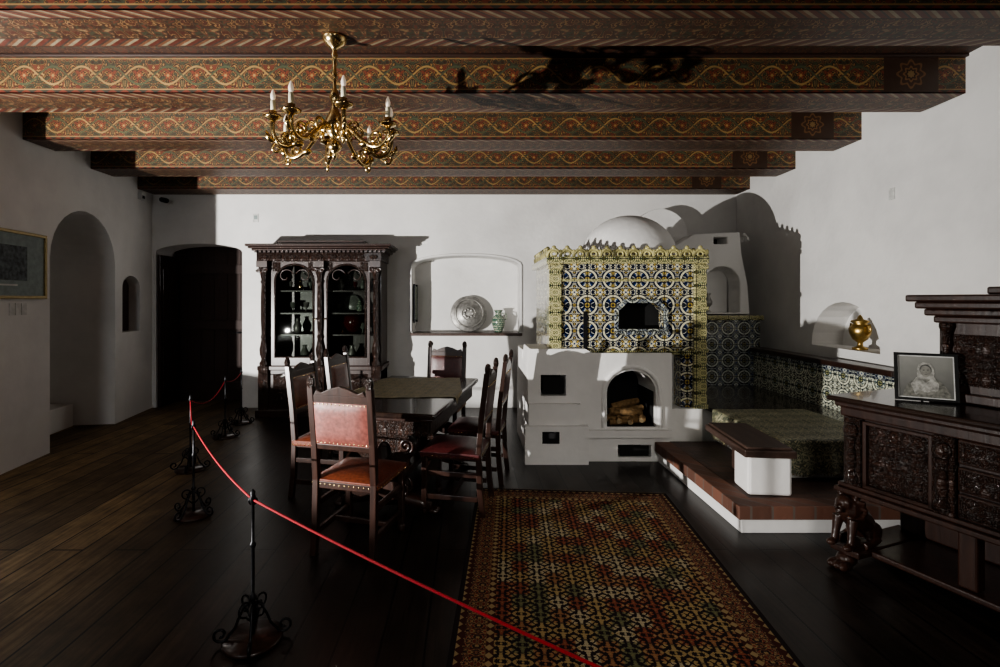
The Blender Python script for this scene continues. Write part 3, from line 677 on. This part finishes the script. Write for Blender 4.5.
# ---------------------------------------------------------------- chandelier
o=Obj('brass_chandelier',(-.78,2.88,0),.2)
o.add('stem',BRASS,lathe([(.07,3.059),(.072,3.05),(.05,3.02),(.02,3.0),(.012,2.98),(.02,2.96),(.011,2.94),(.010,2.86),(.018,2.85),(.010,2.83)]+[(r,z+.05) for r,z in [(.010,2.72),(.02,2.70),(.03,2.67),(.02,2.64),(.014,2.62),(.03,2.58),(.055,2.53),(.06,2.49),(.04,2.45),(.02,2.43),(.03,2.41),(.045,2.385),(.03,2.36),(.012,2.345),(.018,2.33),(.004,2.31)]],20),smooth=True)
def bez(p,n=16):
    out=[]
    for i in range(n+1):
        t=i/n; q=[Vector(x) for x in p]
        while len(q)>1: q=[q[k].lerp(q[k+1],t) for k in range(len(q)-1)]
        out.append(q[0])
    return out
for i in range(8):
    dz=.05
    M=MT(rz=2*pi*i/8+.2,z=dz); R=.355 if i%2 else .33; zc=2.46 if i%2 else 2.50
    pts=bez([(.04,0,2.47),(.12,0,2.58),(.16,0,2.30),(R-.04,0,2.30),(R+.02,0,2.36),(R,0,zc)],22)
    o.add('arms',BRASS,tube(pts,.013,8),M,smooth=True)
    o.add('arms',BRASS,tube([(p[0],0,p[1]) for p in spiral(.13,2.47,.05,.008,pi*1.2,-pi*1.4)],.009,6),M,smooth=True)
    o.add('arms',BRASS,tube([(p[0],0,p[1]) for p in spiral(R-.085,2.40,.045,.008,-pi*.5,pi*2.1)],.010,6),M,smooth=True)
    o.add('arms',BRASS,tube([(p[0],0,p[1]) for p in spiral(R-.02,2.335,.03,.006,pi*.6,-pi*1.6)],.008,6),M,smooth=True)
    o.add('leaves',BRASS,ell(.2,0,2.375,.035,.022,.018),M,smooth=True)
    o.add('leaves',BRASS,tube([(R,0,2.37),(R+.03,0,2.40),(R+.035,0,2.43)],[.012,.016,.003],6),M,smooth=True)
    o.add('cups',BRASS,lathe([(.01,zc-.02),(.02,zc-.01),(.045,zc),(.05,zc+.012),(.042,zc+.01),(.018,zc+.012),(.02,zc+.04),(.016,zc+.042)],14,lambda a,z:1+.08*math.cos(6*a)),M@MT(R,0,0),smooth=True)
    o.add('candles',WAX,lathe([(.013,zc+.03),(.013,zc+.095),(.009,zc+.10)],12),M@MT(R,0,0),smooth=True)
    o.add('bulbs',BULB,lathe([(.008,zc+.098),(.013,zc+.112),(.014,zc+.125),(.010,zc+.14),(.004,zc+.155),(.001,zc+.16)],12),M@MT(R,0,0),smooth=True)
o.done()
# ---------------------------------------------------------------- sideboard
o=Obj('carved_sideboard',(2.19,2.96,0),math.radians(20.5))
def TB(s0,s1,t0,t1,z0,z1): return box(s0,s1,-t1,-t0,z0,z1)
LT=1.62
o.add('carcass',DW,TB(.03,.6,0,LT,.46,.90),bevel=.006)
o.add('top',TOPW,TB(-.05,.62,-.05,LT+.05,.955,.985),bevel=.01)
o.add('mouldings',DW,TB(-.02,.61,-.02,LT+.02,.925,.955),bevel=.008)
o.add('mouldings',DWC,TB(.0,.6,0,LT,.87,.925),bevel=.008)
o.add('mouldings',DW,TB(-.01,.6,-.01,LT+.01,.455,.48),bevel=.008)
o.add('mouldings',DWC,TB(-.03,.6,-.02,LT+.02,.425,.455),bevel=.008)
RF=Matrix(((0,1,0,0),(-1,0,0,0),(0,0,1,0),(0,0,0,1)))
def onfront(s,t,z): return MT(s,-t,z)@RF
for t in (.07,.495,1.125,1.55):
    o.add('pilasters',DWC,TB(-.01,.04,t-.045,t+.045,.48,.87),bevel=.006)
    o.add('pilasters',DW,ell(-.02,-t,.8,.025,.04,.045),smooth=True)
    o.add('pilasters',DW,lathe([(.03,.5),(.035,.53),(.02,.56),(.028,.62),(.02,.72),(.03,.76)],12),MT(-.015,-t,0),smooth=True)
for t0,t1 in ((.13,.44),(1.18,1.49)):
    o.add('carved_panels',DWC,relief(t1-t0,.36,orn(.03),50,50),onfront(.028,(t0+t1)/2,.675),smooth=True)
    for (a,b,c,d) in ((t0,t1,.48,.50),(t0,t1,.84,.86),(t0-.01,t0+.01,.48,.86),(t1-.01,t1+.01,.48,.86)):
        o.add('panel_frames',DW,TB(.0,.035,a,b,c,d),bevel=.004)
for k,z in enumerate((.545,.675,.81)):
    o.add('drawers',DW,TB(.0,.04,.55,1.07,z-.06,z+.06),bevel=.008)
    for a in (.68,.94): o.add('drawer_carving',DWC,relief(.24,.10,orn(.022,1,2.0),40,20),onfront(-.002,a,z),smooth=True)
    o.add('drawer_knobs',DW,lathe([(.012,0),(.022,.02),(.02,.03),(.004,.036)],12),onfront(-.0,.81,z)@MT(rx=pi/2),smooth=True)
o.add('stand',DW,TB(-.06,.58,-.02,.14,.085,.125),bevel=.01)
o.add('stand',DW,TB(-.06,.58,LT-.14,LT+.02,.085,.125),bevel=.01)
o.add('stand',DW,TB(.04,.58,.14,LT-.14,.088,.122),bevel=.01)
o.add('stand',DWC,TB(.50,.56,.03,LT-.03,.125,.43))
for t in (.56,1.06): o.add('stand',DWC,TB(.06,.13,t-.04,t+.04,.125,.43),bevel=.01)
for t in (.05,LT-.05):
    for s in (-.02,.52):
        o.add('paw_feet',DW,ell(s,-t,.05,.06,.05,.045),smooth=True,remesh=.006)
        for q in (-1,0,1): o.add('paw_feet',DW,ell(s-.06,-t+q*.034,.026,.05,.021,.026),smooth=True)
for t in (.05,LT-.05):
    A=lambda vf,M=None: o.add('lion_supports',DW,vf,MT(.03,-t,.120,s=1.13),smooth=True,remesh=.005)
    A(tube([(.10,0,.07),(.05,0,.12),(-.01,0,.17),(-.04,0,.21)],[.06,.065,.058,.045],12))
    for q in (-1,1):
        A(ell(.09,q*.045,.065,.06,.028,.055)); A(tube([(.10,q*.055,.04),(.03,q*.06,.02),(-.01,q*.06,.018)],[.025,.02,.02]))
        A(tube([(-.05,q*.035,.15),(-.065,q*.038,.08),(-.075,q*.04,.02)],[.028,.019,.018])); A(ell(-.095,q*.04,.016,.032,.022,.018))
        A(ell(-.03,q*.04,.265,.014,.012,.02))
    A(ell(-.03,0,.20,.055,.062,.065)); A(ell(-.06,0,.225,.042,.042,.04)); A(tube([(-.07,0,.215),(-.112,0,.205)],[.028,.02]))
    A(ell(-.104,0,.190,.016,.018,.009)); A(ell(-.126,0,.213,.009,.011,.008))
    for i in range(12):
        a=2*pi*i/12; A(tube([(-.03,.045*math.cos(a),.215+.045*math.sin(a)),(-.01,.07*math.cos(a),.205+.065*math.sin(a)),(.01,.062*math.cos(a),.17+.05*math.sin(a))],[.014,.012,.006],6))
    A(tube([(.15,0,.04),(.18,.02,.08),(.17,.03,.13),(.14,.03,.14)],[.014,.012,.01,.016],6))
o.add('hutch',DW,TB(.42,.6,.27,LT-.27,.985,1.46),bevel=.005)
o.add('hutch',DW,TB(.38,.6,.24,LT-.24,.985,1.04),bevel=.006)
for ov,za,zb in ((.02,1.42,1.46),(.05,1.46,1.50),(.08,1.50,1.54),(.11,1.54,1.58)):
    o.add('hutch_cornice',DW,TB(.42-ov,.6,.27-ov,LT-.27+ov,za,zb),bevel=.008)
o.add('hutch_cornice',DW,TB(.36,.6,.5,LT-.5,1.58,1.62),bevel=.01)
for i in range(18): o.add('hutch_cornice',DW,TB(.37,.40,.25+i*.063,.285+i*.063,1.475,1.50))
for t0,t1 in ((.34,.62),(.67,.95),(1.0,1.28)):
    o.add('carved_panels',DWC,relief(t1-t0,.28,orn(.028),44,44),onfront(.418,(t0+t1)/2,1.22),smooth=True)
    for t in (t0-.025,): o.add('hutch_columns',DWC,lathe([(.028,1.04),(.03,1.06),(.016,1.09),(.022,1.14),(.026,1.2),(.014,1.27),(.02,1.3),(.018,1.36),(.03,1.40),(.03,1.42)],14,lambda a,z:1+.1*math.cos(6*a+z*40)),MT(.395,-t,0),smooth=True)
o.done()
def T2W(s,t): 
    r=math.radians(20.5); return (2.19+s*math.cos(r)+t*math.sin(r), 2.96+s*math.sin(r)-t*math.cos(r))
px_,py_=T2W(.25,.30)
o=Obj('framed_portrait_photo',(px_,py_,.985),math.radians(-30))
Mf=MT(0,0,.005,rx=-.14)
pw,ph=.135,.265
n=NT('photo_backdrop'); c=n.coord(); G1=n.bsdf(n.ramp(n.m_('ADD',n.m_('MULTIPLY',n.z,2.2),n.m_('MULTIPLY',n.noise(c,14,3),.4)),[(.2,(.05,.05,.044)),(.8,(.2,.2,.18))],False),.4)
G2=simple('photo_light',(.28,.275,.25),.5,0,60,.5); G3=simple('photo_dark',(.05,.05,.045),.5,0,60,.6); G4=simple('photo_skin',(.20,.195,.17),.5,0,40,.3); G5=simple('photo_mid',(.12,.118,.10),.5,0,70,.6)
o.add('frame',BLACK,panel([(-pw,0),(pw,0),(pw,ph),(-pw,ph)],[[(-pw+.014,.014),(pw-.014,.014),(pw-.014,ph-.014),(-pw+.014,ph-.014)]],.018),Mf)
o.add('mount',PAPER,box(-pw+.01,pw-.01,.012,.016,.01,ph-.01),Mf)
o.add('backdrop',G1,box(-pw+.02,pw-.02,.0105,.012,.02,ph-.02),Mf)
def blob(part,mat,pts,y): o.add(part,mat,panel(pts,[],.0006),Mf@MT(0,y,0))
def el(part,mat,cx,cz,rx,rz,y,a=0): o.add(part,mat,lathe([(1,0),(1,.0006)],24),Mf@MT(cx,y,cz,ry=-a)@Matrix.Diagonal((rx,1,rz,1))@MT(rx=-pi/2))
blob('sitter_robe',G5,[(-.10,.021),(.105,.021),(.10,.055),(.075,.095),(.045,.125),(.025,.14),(-.02,.14),(-.05,.12),(-.08,.085),(-.095,.05)],.0092)
blob('sitter_shawl',G2,[(-.045,.03),(-.02,.05),(.02,.045),(.05,.06),(.055,.095),(.035,.135),(.015,.115),(.0,.10),(-.02,.12),(-.04,.13),(-.065,.09)],.0082)
blob('sitter_veil',G2,[(-.036,.13),(-.038,.165),(-.030,.20),(-.01,.214),(.018,.21),(.033,.19),(.038,.155),(.033,.13),(.02,.12),(-.02,.12)],.0072)
el('sitter_hair',G3,0,.172,.026,.031,.0062); el('sitter_face',G4,0,.164,.0225,.031,.0050)
for q in (-1,1): el('sitter_eyes',G3,q*.009,.168,.0045,.002,.004); el('sitter_eyes',G3,q*.009,.174,.006,.001,.004); el('sitter_hands',G4,q*.02,.045,.022,.009,.006,q*.4)
el('sitter_mouth',G3,0,.147,.007,.0015,.004); el('sitter_nose',G5,.001,.158,.002,.005,.004)
o.add('strut',BLACK,tube([(0,.10,.006),(0,.05,.17)],.006,6))
o.done()
# ---------------------------------------------------------------- wall picture
o=Obj('framed_wall_picture')
u0,u1,z0,z1=LU(4.05),LU(4.99),1.56,2.19
o.add('frame',GILT,panel([(u0,z0),(u1,z0),(u1,z1),(u0,z1)],[[(u0+.03,z0+.03),(u1-.03,z0+.03),(u1-.03,z1-.03),(u0+.03,z1-.03)]],.03),ML@MT(0,-.031,0),bevel=.006)
o.add('mat',MAT_,box(u0+.03,u1-.03,-.015,-.002,z0+.03,z1-.03),ML)
o.add('print',PRINT,box(u0+.2,u1-.26,-.017,-.015,z0+.17,z1-.14),ML)
o.add('title_strip',PAPER,box(u0+.3,u1-.38,-.0165,-.015,z0+.12,z0+.135),ML)
o.done()
o=Obj('label_card'); 
for i in range(3): o.add('cards',PAPER,box(LU(4.53)+i*.075,LU(4.53)+i*.075+.065,-.006,-.001,1.41,1.52),ML)
o.done()
o=Obj('security_camera'); p=W(166,201,7.1)
o.add('mount',PAPER,box(p.x-.02,p.x+.02,7.1,7.2,p.z-.02,p.z+.02),bevel=.004); o.add('body',BLACK,tube([(p.x-.06,7.1,p.z+.02),(p.x+.08,6.98,p.z-.02)],.035,14),smooth=True); o.done()
o=Obj('wall_sign'); p=W(256,218,7.2); o.add('plate',PAPER,box(p.x-.04,p.x+.04,7.19,7.2,p.z-.06,p.z+.06)); o.add('pictogram',MAT_,box(p.x-.025,p.x+.025,7.188,7.19,p.z-.02,p.z+.035)); o.done()
o=Obj('motion_sensor'); o.add('body',PAPER,box(LU(6.8),LU(6.9),-.05,-.0,2.92,3.02),ML,bevel=.01); o.add('lens',BLACK,box(LU(6.82),LU(6.88),-.055,-.05,2.94,2.98),ML); o.done()
o=Obj('light_switch'); o.add('plate',PAPER,box(RU(4.3),RU(4.36),-.012,0,2.42,2.52),MR,bevel=.003); o.add('rocker',PAPER,box(RU(4.3)+.015,RU(4.36)-.015,-.018,-.012,2.44,2.50),MR); o.done()
# ---------------------------------------------------------------- lights
def light(name,kind,loc,energy,col,target=None,**kw):
    l=bpy.data.lights.new(name,kind); l.energy=energy; l.color=col
    for k,v in kw.items(): setattr(l,k,v)
    ob=bpy.data.objects.new(name,l); scene.collection.objects.link(ob); ob.location=loc
    if target is not None: ob.rotation_euler=(Vector(target)-Vector(loc)).to_track_quat('-Z','Y').to_euler()
    return ob
light('window_key_light','SPOT',(-4.5,.95,.8),2600,(1,.975,.94),(-.6,6.2,1.5),shadow_soft_size=.025,spot_size=math.radians(104),spot_blend=.8)
light('rear_window_light','AREA',(-2.6,-1.3,2.4),12,(.95,.97,1),(-3.6,4.3,.0),shape='RECTANGLE',size=.8,size_y=1.2,spread=math.radians(100))
light('rug_fill_light','AREA',(.6,-1.35,2.5),16,(1,.95,.88),(1.0,3.6,.0),shape='RECTANGLE',size=.8,size_y=1.2,spread=math.radians(80))  # unseen fill lamp, added to lift rug, chairs and sideboard
w=bpy.data.worlds.new('World'); scene.world=w; w.use_nodes=True
w.node_tree.nodes['Background'].inputs[0].default_value=(.7,.75,.9,1); w.node_tree.nodes['Background'].inputs[1].default_value=.02
scene.view_settings.look='AgX - Medium High Contrast'
# ---------------------------------------------------------------- camera
cd=bpy.data.cameras.new('camera'); cam=bpy.data.objects.new('camera',cd); scene.collection.objects.link(cam)
cam.location=(0,0,H); cam.rotation_euler=(pi/2,0,0); cd.sensor_width=36; cd.lens=18; cd.shift_x=.03; cd.shift_y=-.0335; cd.clip_start=.05
scene.camera=cam
